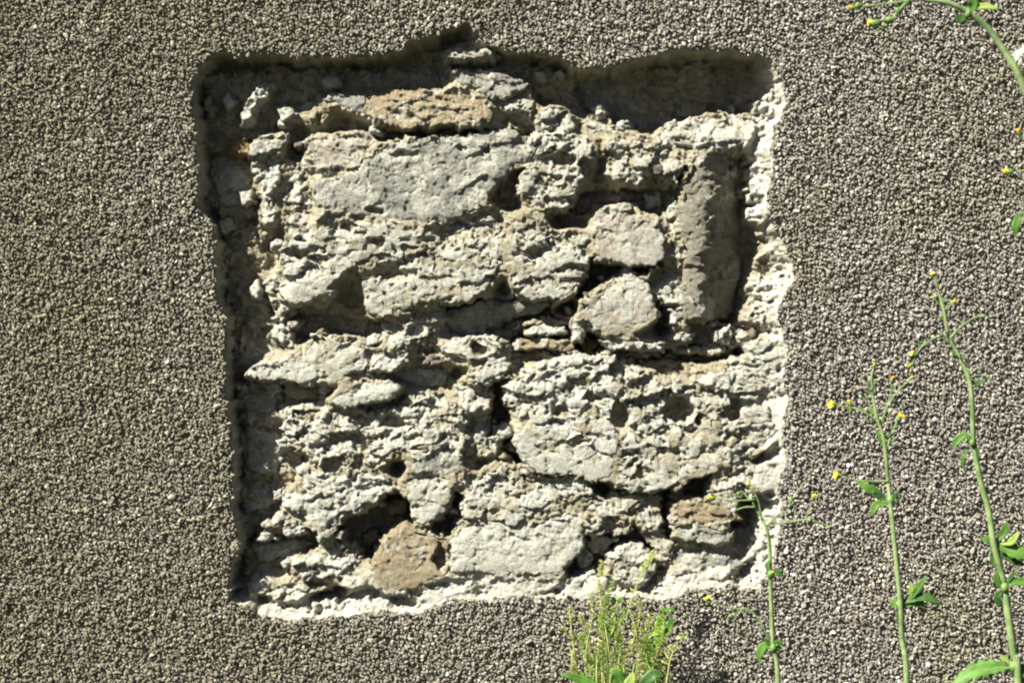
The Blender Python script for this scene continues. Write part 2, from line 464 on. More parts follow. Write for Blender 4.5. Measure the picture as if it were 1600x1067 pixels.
# fourth course, left
st([(380,590),(395,570),(430,560),(470,549),(485,535),(510,525),(560,529),(576,545),(577,565),(560,582),(530,592),(480,602),(440,592),(400,594)], -12, 'L', .9, -.02, -.18, 10, 0, "long pale grey stone at the left")
st([(576,554),(596,546),(634,550),(638,566),(612,580),(583,581)], -9, 'W', 1.1, 0, -.2, 8)
st([(602,526),(620,514),(638,518),(642,540),(610,548)], -14, 'W', 1.0, 0, -.2, 8)
st([(643,548),(665,535),(702,545),(702,561),(688,571),(658,567)], -26, 'D', 1.2, 0, -.2, 8, 0, "small dull purple stone")
st([(688,540),(720,528),(776,529),(787,545),(776,561),(740,569),(705,562)], -12, 'L', 1.3, 0, -.15, 9)
st([(738,577),(765,565),(786,557),(797,570),(786,590),(760,602),(740,592)], -8, 'W', .9, 0, -.15, 8)
st([(708,606),(728,594),(758,600),(764,640),(745,646),(720,636)], -20, 'P', 1.2, 0, -.2, 7)
st([(760,692),(770,664),(796,663),(802,682),(782,692),(780,707),(764,709)], -36, 'L', 1.4, 0, -.1, 7)
st([(518,628),(530,611),(560,600),(600,596),(627,605),(616,621),(580,630),(540,637)], -4, 'W', .7, 0, -.2, 9, .4)
st([(438,642),(480,631),(520,632),(552,642),(562,682),(550,722),(500,727),(478,702),(450,692),(440,667)], -20, 'L', 1.7, -.02, -.05, 10)
st([(560,662),(600,641),(625,632),(640,614),(682,615),(722,630),(728,660),(727,690),(722,716),(690,727),(650,717),(620,707),(600,722),(575,722),(570,692)], -13, 'L', 1.6, -.02, -.08, 10)
st([(638,727),(665,700),(702,704),(722,720),(716,737),(690,738),(650,742)], -6, 'G', .6, 0, -.15, 8)
st([(724,640),(745,648),(764,650),(764,690),(748,715),(728,718),(728,680)], -34, 'G', 1.3, -.1, 0, 8)
st([(440,596),(492,602),(494,632),(440,636)], -46, 'B', .9, 0, .2, 7)
st([(586,582),(640,572),(690,578),(700,600),(690,612),(630,600)], -52, 'L', .9, 0, .25, 7)
# fifth course
st([(470,735),(520,729),(560,735),(612,744),(614,766),(580,786),(552,806),(530,812),(512,838),(500,847),(490,822),(460,802),(438,792),(445,771),(468,768)], -10, 'W', 1.3, -.02, -.12, 11)
st([(628,748),(650,741),(700,740),(712,750),(702,790),(682,812),(660,822),(645,806),(640,782)], -4, 'L', 1.0, 0, -.12, 10)
st([(710,746),(760,741),(785,720),(802,740),(817,760),(800,777),(790,792),(760,802),(730,812),(716,796),(726,772)], -12, 'L', 1.3, 0, -.12, 10)
st([(784,812),(800,786),(820,766),(850,742),(916,745),(922,766),(890,777),(860,787),(830,802),(802,822)], -7, 'W', 1.1, 0, -.2, 9)
st([(700,842),(720,820),(750,805),(790,814),(840,812),(870,800),(918,800),(917,830),(906,862),(890,886),(860,897),(790,898),(740,893),(703,893)], -6, 'W', .9, -.02, -.08, 12, 0, "large whitened stone on the bottom course")
st([(893,802),(930,775),(952,785),(962,810),(942,837),(914,832)], -13, 'L', 1.5, 0, -.1, 9)
st([(583,882),(600,841),(625,822),(662,828),(690,840),(702,850),(699,890),(681,911),(640,921),(602,926),(581,906)], -4, 'B', .7, -.04, -.06, 12, .4, "tan brown stone in the bottom course")
st([(399,846),(414,828),(427,843),(412,850)], -28, 'W', .9, 0, 0, 6)
st([(414,822),(432,806),(450,804),(446,820),(428,830)], -28, 'W', 1.0, 0, 0, 6)
st([(438,835),(476,814),(480,830),(446,842)], -24, 'W', 1.0, 0, -.1, 6)
st([(458,884),(480,870),(500,855),(532,849),(557,865),(556,892),(530,903),(500,902),(470,908)], -20, 'W', 1.3, 0, -.15, 9)
st([(383,915),(412,900),(426,914),(410,932),(398,936)], -34, 'W', 1.1, 0, 0, 7)
st([(434,884),(446,876),(452,888),(440,894)], -32, 'W', .8, 0, 0, 5)
st([(426,920),(460,912),(486,918),(470,934),(430,940)], -26, 'W', 1.2, 0, -.2, 7)
st([(516,894),(545,886),(570,890),(572,912),(540,916)], -14, 'W', 1.1, 0, -.2, 7)
st([(470,906),(512,904),(516,918),(480,922)], -36, 'O', .8, 0, 0, 6)
st([(640,925),(682,912),(704,894),(760,896),(750,914),(700,928),(650,940)], -14, 'W', 1.1, 0, -.2, 8)
st([(752,912),(800,900),(850,899),(880,912),(836,924),(780,926)], -10, 'W', 1.0, 0, -.2, 8)
st([(884,910),(930,892),(946,914),(930,928),(890,930)], -12, 'W', 1.0, 0, -.2, 8)
# fourth course, right: the big pale stone
st([(783,602),(800,590),(830,575),(870,560),(920,554),(962,560),(970,600),(960,640),(965,690),(960,736),(930,750),(900,742),(850,742),(820,722),(806,690),(812,650),(790,630)], -6, 'W', 1.5, -.03, -.06, 13, 0, "big pale stone at the centre right")
st([(966,562),(1000,575),(1022,592),(1050,606),(1050,640),(1044,690),(1056,750),(1040,764),(1000,772),(962,760),(964,700),(974,660),(964,620),(974,590)], -9, 'L', 1.8, 0, -.06, 12)
st([(1046,602),(1090,596),(1150,606),(1212,610),(1224,640),(1216,684),(1170,714),(1130,727),(1090,742),(1052,762),(1056,700),(1044,660)], -12, 'L', 1.6, .02, -.04, 12)
st([(1165,640),(1195,630),(1208,640),(1206,660),(1170,664)], -6, 'P', .9, 0, 0, 8)
st([(1170,542),(1190,530),(1232,535),(1228,560),(1175,562)], -8, 'W', .9, 0, -.25, 8)
st([(1136,574),(1150,560),(1205,560),(1208,577),(1140,580)], -16, 'W', 1.0, 0, -.2, 7)
st([(1092,596),(1118,578),(1150,572),(1206,580),(1216,608),(1150,612),(1110,608)], -12, 'W', 1.1, .03, -.25, 9)
st([(1108,773),(1125,746),(1170,731),(1180,745),(1166,771),(1140,787)], -13, 'W', 1.1, 0, -.2, 9)
st([(1174,748),(1200,726),(1226,718),(1214,758),(1186,766)], -6, 'W', .9, 0, -.2, 8)
# lower right
st([(1050,797),(1064,781),(1092,777),(1132,790),(1142,798),(1162,815),(1110,821),(1060,812)], -12, 'B', .7, 0, -.1, 7, .8, "flat ochre slab at the lower right")
st([(1108,792),(1128,788),(1148,796),(1136,806),(1110,804)], -4, 'B', .7, 0, -.1, 5, .5)
st([(1051,822),(1090,817),(1146,830),(1141,846),(1120,852),(1060,842)], -10, 'G', .7, 0, -.1, 7, .5, "grey slab under the flat ochre one")
st([(1054,852),(1090,849),(1140,856),(1152,868),(1167,880),(1130,897),(1080,897),(1054,882)], -22, 'G', .8, 0, -.2, 8, .3)
st([(1146,832),(1182,828),(1190,850),(1170,872),(1150,862)], -38, 'G', .8, 0, -.1, 7)
st([(953,777),(1000,774),(1036,775),(1022,798),(1036,815),(1012,827),(990,812),(963,812)], -18, 'L', 1.4, 0, -.15, 8)
st([(950,822),(985,812),(988,830),(960,840)], -16, 'L', .9, 0, -.1, 7)
st([(1000,827),(1034,829),(1052,850),(1052,876),(1036,882),(1020,852)], -18, 'P', 1.0, 0, -.1, 8)
st([(918,846),(940,838),(968,843),(950,864),(926,866)], -32, 'P', .9, 0, 0, 7)
st([(953,872),(975,855),(1000,849),(1022,868),(1017,902),(985,912),(960,907)], -13, 'W', 1.0, 0, -.1, 9)
st([(902,872),(916,852),(926,868),(924,890),(908,892)], -36, 'W', 1.2, 0, 0, 6)
st([(1030,918),(1060,900),(1100,898),(1140,896),(1110,912),(1070,922)], -14, 'W', .9, 0, -.2, 8)
# shaded pieces beside the left edge
st([(322,262),(360,256),(384,275),(394,300),(374,322),(330,318)], -62, 'L', .8)
st([(350,362),(380,352),(398,380),(404,420),(380,436),(352,420)], -64, 'B', .8)
st([(366,545),(400,540),(440,545),(400,562),(372,575)], -58, 'L', .8)
st([(370,612),(420,606),(432,650),(420,672),(376,660)], -58, 'L', .8)
st([(376,672),(432,676),(440,720),(420,744),(380,738)], -54, 'L', .7)
st([(374,752),(430,750),(436,790),(410,800),(376,796)], -58, 'L', .7)
st([(380,860),(430,848),(490,850),(450,872),(400,884)], -56, 'L', .8)
# shaded pieces beneath the top edge
st([(420,150),(470,130),(500,140),(470,160),(440,176)], -74, 'B', .9)
st([(560,112),(620,100),(680,108),(690,128),(620,132),(565,135)], -66, 'G', .8)
st([(905,185),(940,178),(960,195),(945,208),(915,206)], -50, 'L', 1.2)

for q in ([(340,152),(356,140),(364,154),(350,166)], [(332,346),(352,338),(362,352),(344,364)], [(430,168),(452,160),(462,176),(440,186)], [(368,300),(388,292),(396,312),(378,322)], [(384,446),(398,436),(408,452),(396,466)],
          [(396,732),(412,722),(416,738),(404,744)], [(420,770),(434,766),(438,780),(424,784)], [(426,690),(442,684),(450,700),(434,710)], [(408,600),(426,594),(432,612),(416,622)], [(386,905),(398,896),(404,908),(392,916)],
          [(930,165),(946,158),(954,172),(940,182)], [(966,190),(984,184),(990,196),(972,204)], [(1040,190),(1056,182),(1064,194),(1048,202)], [(835,112),(850,108),(854,118),(840,122)], [(868,106),(884,110),(876,120)], [(500,118),(520,112),(526,126),(508,132)]):
    st(q, -38, 'W', 1.1, 0, 0, 5)
for q, hh, kk in (([(1142,528),(1166,524),(1168,540),(1146,546)], -52, 'W'), ([(1000,566),(1040,560),(1080,572),(1120,566),(1128,578),(1060,590),(1010,580)], -40, 'B'),
                 ([(905,528),(936,530),(938,546),(908,548)], -58, 'O'), ([(560,842),(584,830),(590,848),(570,860)], -74, 'D'), ([(600,790),(630,784),(634,806),(604,812)], -76, 'B'), ([(935,300),(965,296),(972,312),(940,316)], -62, 'B'), ([(1010,300),(1036,300),(1040,318),(1014,322)], -58, 'L')):
    st(q, hh, kk, 1.0, 0, 0, 6)
# deep joints and hollows in the mortar
CAV = [([(588,194),(700,196),(830,202),(830,208),(700,212),(600,214)], -72),
 ([(764,274),(800,262),(818,262),(806,300),(770,312)], -58),
 ([(905,295),(1000,292),(1045,296),(1056,318),(1030,338),(990,316),(930,318),(908,335),(893,326)], -74),
 ([(905,400),(935,405),(1000,415),(1035,412),(1000,425),(945,440),(910,460)], -88),
 ([(1025,470),(1052,478),(1056,520),(1040,532),(1026,510)], -88),
 ([(905,516),(930,524),(945,546),(1040,548),(1100,538),(1164,530),(1168,552),(1110,568),(1060,578),(1000,562),(940,550),(800,552),(796,526),(870,492)], -84),
 ([(1080,505),(1160,506),(1170,526),(1110,540),(1084,536)], -66),
 ([(690,470),(870,466),(860,500),(790,530),(700,520)], -80),
 ([(450,474),(520,492),(600,500),(590,522),(500,522),(455,530)], -78),
 ([(425,598),(500,604),(492,634),(432,636)], -66),
 ([(583,580),(690,572),(700,608),(625,600)], -72),
 ([(762,590),(795,592),(790,640),(812,700),(824,730),(800,722),(764,690),(764,640)], -92),
 ([(555,624),(632,618),(626,646),(570,648)], -52),
 ([(540,800),(620,770),(640,790),(650,820),(600,835),(580,880),(550,862),(520,850)], -98),
 ([(676,800),(705,770),(728,780),(720,820),(700,838),(665,826)], -74),
 ([(905,835),(930,850),(950,870),(930,900),(890,900),(880,890)], -72),
 ([(820,722),(860,745),(930,752),(960,770),(945,778),(925,766),(915,748),(850,745)], -82),
 ([(950,770),(1050,766),(1112,742),(1105,775),(1050,790),(1030,780)], -88),
 ([(1034,782),(1050,790),(1054,870),(1040,850),(1036,820)], -82),
 ([(940,838),(1000,830),(1030,860),(950,868)], -70),
 ([(1140,800),(1186,800),(1190,830),(1150,832)], -80),
 ([(1112,242),(1165,240),(1182,270),(1184,400),(1172,455),(1150,502),(1108,505),(1112,400)], -98),
 ([(1052,268),(1068,262),(1064,330),(1050,335)], -70),
 ([(900,125),(985,108),(1080,95),(1180,92),(1186,160),(1150,172),(1100,172),(1050,192),(1000,196),(960,185),(915,165)], -90),
 ([(310,105),(420,95),(560,100),(690,100),(690,132),(560,136),(480,150),(440,185),(400,205),(385,250),(400,300),(400,335),(345,345),(312,320),(305,200)], -68),
 ([(700,60),(760,75),(850,92),(900,108),(905,160),(850,150),(800,116),(700,100)], -66),
 ([(338,355),(385,345),(400,380),(420,430),(415,470),(440,520),(450,545),(390,560),(360,600),(420,600),(440,640),(450,700),(470,735),(440,770),(430,806),(400,830),(375,860),(370,700),(350,540)], -62),
 ([(370,865),(400,850),(430,870),(440,900),(390,905),(372,925)], -64),
 ([(420,835),(500,835),(505,850),(460,872),(400,880),(385,870)], -72)]
# hollows bitten into the stones themselves
BITE = [((1062,640),24,20,42),((1150,642),12,20,36),((968,648),16,22,40),((1003,686),10,9,30),((962,580),9,15,26),((545,452),20,26,22),
 ((782,446),12,28,34),((835,395),16,9,20),((640,400),10,6,14),((610,430),22,10,14),((545,352),16,7,18),((470,395),14,7,14),
 ((590,378),14,7,16),((640,388),12,8,16),((880,250),20,14,22),((920,262),14,16,26),((985,246),8,10,22),((560,660),14,12,26),((612,660),16,12,26),((660,700),12,9,22),
 ((572,690),12,10,26),((925,620),14,8,16),((880,645),16,10,18),((900,690),22,6,14),((1010,740),16,8,18),((1100,655),14,8,18),
 ((745,548),12,10,26),((585,330),14,6,12),((760,235),8,8,14),((630,240),24,6,10),((720,232),9,5,10),((690,870),10,22,20),((750,905),14,10,14),((785,905),9,6,14)]
BITES = np.zeros_like(U)
for (bu, bv), ru, rv, dep in BITE:
    q = ((wu - bu) / ru) ** 2 + ((wv - bv) / rv) ** 2
    BITES -= dep * (1 - sstep(0.35, 1.25, q))

def grid_mesh(name, mask, u, v, h, mat, parent, jit=0.0, seed=0):
    """mesh over the grid points where mask holds; each point keeps its own depth"""
    cell = mask[:-1, :-1] & mask[1:, :-1] & mask[:-1, 1:] & mask[1:, 1:]
    idx = np.arange(mask.size).reshape(mask.shape)
    f = np.stack([idx[:-1, :-1][cell], idx[1:, :-1][cell], idx[1:, 1:][cell], idx[:-1, 1:][cell]], 1)
    used, inv = np.unique(f, return_inverse=True)
    f = inv.reshape(f.shape)
    x = wx(u.ravel()[used]); z = wz(v.ravel()[used]); y = -h.ravel()[used] / 1000.0
    P = np.stack([x, y, z], 1)
    c = P.mean(0)
    o = mesh_np(name, P - c, f, mat, parent, True, tuple(c))
    return o, used

jx = 1.6 * fbm(U / 13, V / 11, 301, 2); jz = 1.6 * fbm(U / 13, V / 11, 302, 2)
# ---- the stones, each an object of its own
print("stones", len(S))
HS = np.full(U.shape, -999.0); INS = np.zeros_like(U)
def blur(a, k, n=3):
    for _ in range(n):
        for ax in (0, 1):
            c = np.cumsum(np.concatenate([np.repeat(np.take(a, [0], ax), k + 1, ax), a, np.repeat(np.take(a, [-1], ax), k, ax)], ax), ax)
            m = a.shape[ax]
            a = (np.take(c, range(2 * k + 1, 2 * k + 1 + m), ax) - np.take(c, range(0, m), ax)) / (2 * k + 1)
    return a
def build_stone(i, poly, h, k, r, tx, tz, R, bed, label, wob, own_cover=True):
    p = np.array(poly, float)
    u0, v0 = p.min(0) - 16; u1, v1 = p.max(0) + 16
    a = max(0, int((u0 - gu[0]) / ST)); b = min(NU, int((u1 - gu[0]) / ST) + 1)
    c = max(0, int((v0 - gv[0]) / ST)); d = min(NV, int((v1 - gv[0]) / ST) + 1)
    sl = (slice(c, d), slice(a, b))
    u = U[sl]; v = V[sl]
    su = u + wob * (5 * fbm(u / 30 + i * 3.7, v / 30, 400 + i, 2) + 2.6 * fbm(u / 9, v / 9 + i, 420 + i, 2))
    sv = v + wob * (4 * fbm(u / 30 + i * 3.7, v / 30, 440 + i, 2) + 2.6 * fbm(u / 9, v / 9 + i, 460 + i, 2))
    ds = sdf(poly, su, sv) + (2.5 * fbm(u / 14, v / 12, 480 + i, 2) if h <= -52 else 0)
    cu, cv = p.mean(0)
    t = np.clip(ds / R, 0, 1)
    prof = -R * 0.42 * (1 - t) ** 1.7
    if label and label.startswith("tall upright"):
        rg = u - (1104 + 0.06 * (330 - v) + 9 * F_soft[sl] + 6 * F_crag[sl])
        H = h + prof - 1.3 * 6 * np.logaddexp(0, rg / 6) - 0.3 * 6 * np.logaddexp(0, -rg / 6)
    else:
        H = h - tx * (u - cu) + (0.07 - tz) * (v - cv) + prof
    own = facets(u / 44 + i * 5.1 + v / 90, v / 30 + i * 2.3, 500 + i, 0.8, .15, .35)
    sty = random.Random(900 + i)
    w_slab = sty.uniform(0.5, 4.5); w_crag = sty.uniform(3.0, 7.5); w_ridge = sty.uniform(0.3, 4.0); w_fine = sty.uniform(0.8, 2.4); w_own = sty.uniform(4.0, 9.0)
    own = 0.6 * own + 0.4 * blur(own, 2, 2)
    H = H + r * (0.9 * w_own * own + 1.0 * w_crag * F_crag[sl] + 1.35 * w_slab * F_slab[sl] + w_ridge * F_ridge[sl] + 0.7 * w_fine * F_fine[sl]
                 + sty.uniform(1.0, 5.0) * F_lump[sl] + sty.uniform(0.0, 1.6) * F_lump2[sl] + 0.7 * F_grit2[sl])
    H += 0.8 * F_grit[sl] + 2.5 * F_pit2[sl] + (0.12 + max(0, r - 0.9)) * (13 * F_pit[sl] + 6.0 * F_pit2[sl]) + bed * 3.0 * F_bed[sl]
    H += 1.25 * BITES[sl] * min(1.0, 0.5 + 0.4 * r)
    cover = np.where((ds > 0) & own_cover, H, -999.0); HS[sl] = np.maximum(HS[sl], cover)
    out = np.maximum(-ds, 0)
    H = H - 7.0 * out
    H = -1.5 - 4.5 * np.logaddexp(0, (-3.5 - H) / 4.5)
    INS[sl] = np.maximum(INS[sl], sstep(1, 13, ds) * (12 if r < 0.72 else (6 if r < 1.05 else 3)))
    # keep every stone inside the opening
    H = np.where(d_hole[sl] < 2, np.minimum(H, -12), H)
    mask = (ds > -7) & (d_hole[sl] > -6)
    o, _ = grid_mesh("stone", mask, u + jx[sl], v + jz[sl], H, M[k], wall)
    if label: o["label"] = label
    return o

for i, args in enumerate(S):
    build_stone(i, *args)

# small rubble and mortar crumbs wedged in the joints
rc = random.Random(77)
wg0 = blur((HS > -900).astype(float), 5); lc0 = blur(np.where(HS > -900, HS, 0), 5) / np.maximum(wg0, 1e-4)
deep = np.zeros_like(U)
for poly, hh in CAV: deep = np.maximum(deep, sdf(poly, U, V))
made = 0
for _ in range(6000):
    if made >= 110: break
    a = rc.randrange(20, NU - 20); b = rc.randrange(20, NV - 20)
    if d_hole[b, a] < 12 or HS[b, a] > -900 or wg0[b, a] < 0.12: continue
    cx, cy = U[b, a], V[b, a]; ra = rc.uniform(6, 15); rb = ra * rc.uniform(0.5, 0.8); t0 = rc.uniform(-.5, .3)
    pl = []
    for q in range(6):
        t = 2 * math.pi * (q + rc.uniform(-.3, .3)) / 6; k_ = rc.uniform(.75, 1.15)
        x, y = ra * k_ * math.cos(t), rb * k_ * math.sin(t)
        pl.append((cx + x * math.cos(t0) - y * math.sin(t0), cy + x * math.sin(t0) + y * math.cos(t0)))
    hh = lc0[b, a] * 1.0 + rc.uniform(-8, 3) - (rc.uniform(16, 34) if deep[b, a] > 1 else 0)
    build_stone(500 + made, pl, hh, rc.choice('LLLWWPBGD'), rc.uniform(.5, 1.1), 0, 0, 5, 0, None, 0.8, False)
    made += 1
print("rubble", made)

# ---- mortar bed: one lumpy sheet lining the opening
Dx = np.gradient(d_hole, ST, axis=1); Dy = np.gradient(d_hole, ST, axis=0)
ln = np.hypot(Dx, Dy) + 1e-6; Dx /= ln; Dy /= ln         # points inwards
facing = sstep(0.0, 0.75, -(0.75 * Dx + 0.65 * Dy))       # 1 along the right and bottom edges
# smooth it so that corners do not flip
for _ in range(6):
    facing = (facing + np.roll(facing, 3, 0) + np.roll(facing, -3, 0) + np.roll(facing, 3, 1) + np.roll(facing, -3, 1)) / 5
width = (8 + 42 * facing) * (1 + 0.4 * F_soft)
shade_side = 1 - facing
near = np.exp(-np.maximum(d_hole, 0) / 60.0)
# mortar fills the joints up to about the faces of the stones around them
has = (HS > -900).astype(float)
wgt = blur(has, 5); loc = blur(np.where(has > 0, HS, 0), 5) / np.maximum(wgt, 1e-4)
far = -74 + 8 * F_soft
conf = sstep(0.06, 0.36, wgt)
base = (loc - 1.0) * conf + far * (1 - conf) + 4 * F_soft + 4 * F_crag + 5 * F_slab + 3 * F_ridge + 5 * F_lump + 2 * F_lump2 + 1.3 * F_grit2
base -= 9 * near * shade_side
base -= INS
for poly, hh in CAV:
    a = sstep(-3, 6, sdf(poly, wu, wv) + 5 * F_crag + 5 * F_fine + 4 * F_lump)
    base = base * (1 - a) + ((hh if hh < -83 else hh + 8) - 5 + 9 * F_crag + 7 * F_slab + 4 * F_soft) * a
d_rag = d_hole + (11 * F_slab + 9 * F_crag + 6 * F_fine) * sstep(1, 10, d_hole) * (0.35 + facing)
e = np.clip(d_rag / width, 0, 1)
ramp = 1 - e ** (0.75 + 0.35 * facing)
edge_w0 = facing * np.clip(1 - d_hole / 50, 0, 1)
Hm = base * (1 - ramp) + (-5 + 0) * ramp
Hm += 4.0 * F_crag * sstep(2, 12, d_hole) + (2.4 * F_fine + 1.3 * F_grit + 4 * F_pit2) * sstep(0, 8, d_hole) * (1 - 0.65 * edge_w0)
Hm += (6 * F_crag + 5 * F_slab + 3 * F_fine) * shade_side * sstep(1, 7, d_hole) * (1 - sstep(14, 40, d_hole))
Hm += (6 * F_crag + 5 * F_slab) * facing * sstep(2, 14, d_hole) * (1 - sstep(30, 60, d_hole))
Hm = np.where(d_hole < 1.5, -5.0, -2.5 - 3.0 * np.logaddexp(0, (-3.5 - Hm) / 3.0))
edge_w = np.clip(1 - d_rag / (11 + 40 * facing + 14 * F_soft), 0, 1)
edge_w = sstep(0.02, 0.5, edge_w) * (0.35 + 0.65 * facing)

o_m, used = grid_mesh("mortar_bed", d_hole > -14, U + jx, V + jz, Hm, M['mortar'], wall)
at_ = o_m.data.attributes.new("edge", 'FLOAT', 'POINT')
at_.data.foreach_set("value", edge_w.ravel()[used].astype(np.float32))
o_m["label"] = "pale lumpy lime mortar bedding the bared stones"

# ---- render coat: a slab 12 mm thick with the ragged opening cut through it
XW, ZTOP = 4.0, 2.6
outer = [Vector((-XW, 0.0, 0)), Vector((XW, 0.0, 0)), Vector((XW, ZTOP, 0)), Vector((-XW, ZTOP, 0))]
inner = [Vector((wx(a), wz(b), 0)) for a, b in HOLE_R]
tris = geometry.tessellate_polygon([outer, inner])
allp = outer + inner
n = len(allp)
TH = 0.012
verts = [(q.x, 0.0, q.y) for q in allp] + [(q.x, TH, q.y) for q in allp]
fcs = []
for t3 in tris:
    a, b, c = [allp[k] for k in t3]
    nrm = (b - a).cross(c - a).z
    t3 = tuple(t3) if nrm > 0 else tuple(reversed(t3))
    fcs.append(t3); fcs.append(tuple(k + n for k in reversed(t3)))
for lo, cnt in ((0, 4), (4, len(inner))):
    for k in range(cnt):
        a = lo + k; b = lo + (k + 1) % cnt
        fcs.append((a, b, b + n, a + n))
coat = mesh_py("render_coat", verts, fcs, M['coat'], wall, False)

# masonry core behind the coat
y0, y1 = 0.13, 0.55
core_v = [(-XW, y0, 0), (XW, y0, 0), (XW, y1, 0), (-XW, y1, 0), (-XW, y0, ZTOP), (XW, y0, ZTOP), (XW, y1, ZTOP), (-XW, y1, ZTOP)]
core_f = [(0, 1, 5, 4), (1, 2, 6, 5), (2, 3, 7, 6), (3, 0, 4, 7), (4, 5, 6, 7), (3, 2, 1, 0)]
mesh_py("masonry_core", core_v, core_f, M['mortar'], wall, False)
# masonry between coat and core round the opening (closes the wall's thickness)
bx0, bx1, bz0, bz1 = wx(276), wx(1264), wz(992), wz(16)
def boxp(x0, x1, z0, z1): return [(x0, TH + .002, z0), (x1, TH + .002, z0), (x1, y0 - .002, z0), (x0, y0 - .002, z0), (x0, TH + .002, z1), (x1, TH + .002, z1), (x1, y0 - .002, z1), (x0, y0 - .002, z1)]
bv, bf = [], []
for q in (boxp(-XW, bx0, 0, ZTOP), boxp(bx1, XW, 0, ZTOP), boxp(bx0 + .001, bx1 - .001, 0, bz0), boxp(bx0 + .001, bx1 - .001, bz1, ZTOP)):
    k = len(bv); bv += q; bf += [tuple(k + j for j in f) for f in core_f]
mesh_py("masonry_backing", bv, bf, M['mortar'], wall, False)

# ---- pebble dash: stone chips pressed into the coat
def ico():
    g = (1 + 5 ** .5) / 2
    v = np.array([(-1, g, 0), (1, g, 0), (-1, -g, 0), (1, -g, 0), (0, -1, g), (0, 1, g), (0, -1, -g), (0, 1, -g), (g, 0, -1), (g, 0, 1), (-g, 0, -1), (-g, 0, 1)], float)
    v /= np.linalg.norm(v[0])
    f = np.array([(0, 11, 5), (0, 5, 1), (0, 1, 7), (0, 7, 10), (0, 10, 11), (1, 5, 9), (5, 11, 4), (11, 10, 2), (10, 7, 6), (7, 1, 8), (3, 9, 4), (3, 4, 2), (3, 2, 6), (3, 6, 8), (3, 8, 9), (4, 9, 5), (2, 4, 11), (6, 2, 10), (8, 6, 7), (9, 8, 1)], int)
    return v, f
ICO_V, ICO_F = ico()
OCT_V = np.array([(1, 0, 0), (-1, 0, 0), (0, 1, 0), (0, -1, 0), (0, 0, 1), (0, 0, -1)], float)
OCT_F = np.array([(0, 2, 4), (2, 1, 4), (1, 3, 4), (3, 0, 4), (2, 0, 5), (1, 2, 5), (3, 1, 5), (0, 3, 5)], int)

def rand_rot(n):
    q = RNG.normal(size=(n, 4)); q /= np.linalg.norm(q, axis=1)[:, None]
    w, x, y, z = q.T
    R = np.empty((n, 3, 3))
    R[:, 0, 0] = 1 - 2 * (y * y + z * z); R[:, 0, 1] = 2 * (x * y - z * w); R[:, 0, 2] = 2 * (x * z + y * w)
    R[:, 1, 0] = 2 * (x * y + z * w); R[:, 1, 1] = 1 - 2 * (x * x + z * z); R[:, 1, 2] = 2 * (y * z - x * w)
    R[:, 2, 0] = 2 * (x * z - y * w); R[:, 2, 1] = 2 * (y * z + x * w); R[:, 2, 2] = 1 - 2 * (x * x + y * y)
    return R

def chips(cent, size, BV, BF):
    n = len(cent); nv = len(BV)
    j = 1 + RNG.uniform(-0.36, 0.36, size=(n, nv, 1))
    sc = size[:, None] * RNG.uniform([0.8, 0.62, 0.55], [1.5, 1.05, 0.95], size=(n, 3))
    v = BV[None] * j * sc[:, None, :]
    v = np.einsum('nij,nkj->nki', rand_rot(n), v)
    v[:, :, 1] *= 0.85
    v += cent[:, None, :]
    f = BF[None] + (np.arange(n) * nv)[:, None, None]
    return v.reshape(-1, 3), f.reshape(-1, 3)

SP = 4.8
cu = np.arange(-300, 1900, SP); cv = np.arange(-200, 1270, SP * 0.9)
CU, CV = np.meshgrid(cu, cv)
CU = CU + (np.arange(len(cv)) % 2)[:, None] * SP / 2
CU = CU + RNG.uniform(-.42, .42, CU.shape) * SP; CV = CV + RNG.uniform(-.42, .42, CV.shape) * SP
cu = CU.ravel(); cv = CV.ravel()
dh = np.full(cu.shape, -50.0)
inb = (cu > 260) & (cu < 1280) & (cv > 0) & (cv < 1010)
dh[inb] = sdf(HOLE_R, cu[inb], cv[inb])
keep = dh < RNG.uniform(-5.0, 3.2, cu.shape)
# thin spots where chips have fallen away
keep &= ~((fbm(cu / 26, cv / 26, 600, 3) > 0.62) & (RNG.random(cu.shape) < 0.4))
cu = cu[keep]; cv = cv[keep]; dh = dh[keep]
size = RNG.lognormal(0, 0.22, cu.shape) * 0.0027
size = np.clip(size, 0.0016, 0.0052)
yy = -RNG.uniform(-0.0010, 0.0038, cu.shape) - 0.0026 * (0.5 + 0.6 * fbm(cu / 48, cv / 48, 610, 4))
cent = np.stack([wx(cu), yy, wz(cv)], 1)
infr = (cu > -40) & (cu < 1640) & (cv > -40) & (cv < 1107)
core_in = np.where(infr)[0]
big = core_in[np.argsort(-size[core_in])[:300]]
isbig = np.zeros(len(cu), bool); isbig[big] = True
sel = infr & ~isbig
v, f = chips(cent[sel], size[sel], ICO_V, ICO_F)
ch = mesh_np("pebble_dash", v, f, M['chip'], coat, False); ch["kind"] = "stuff"
sel = ~infr & (RNG.random(len(cu)) < 0.75)
v, f = chips(cent[sel], size[sel] * 1.2, OCT_V, OCT_F)
ch2 = mesh_np("outer_pebble_dash", v, f, M['chip'], coat, False); ch2["kind"] = "stuff"
print("chips", len(cu), infr.sum())
protos = []
for k in range(12):
    v, f = chips(np.zeros((1, 3)), np.array([0.0042]), ICO_V, ICO_F)
    me = mesh_np("pebble", v, f, M['chip'], None, False)
    protos.append(me.data); bpy.data.objects.remove(me)
for n_, k in enumerate(big):
    o = bpy.data.objects.new("pebble", protos[n_ % 12])
    o.location = cent[k]; s = size[k] / 0.0042; o.scale = (s, s, s)
    o.rotation_euler = (random.uniform(0, 6), random.uniform(0, 6), random.uniform(0, 6))
    o.parent = coat
    COL.objects.link(o)

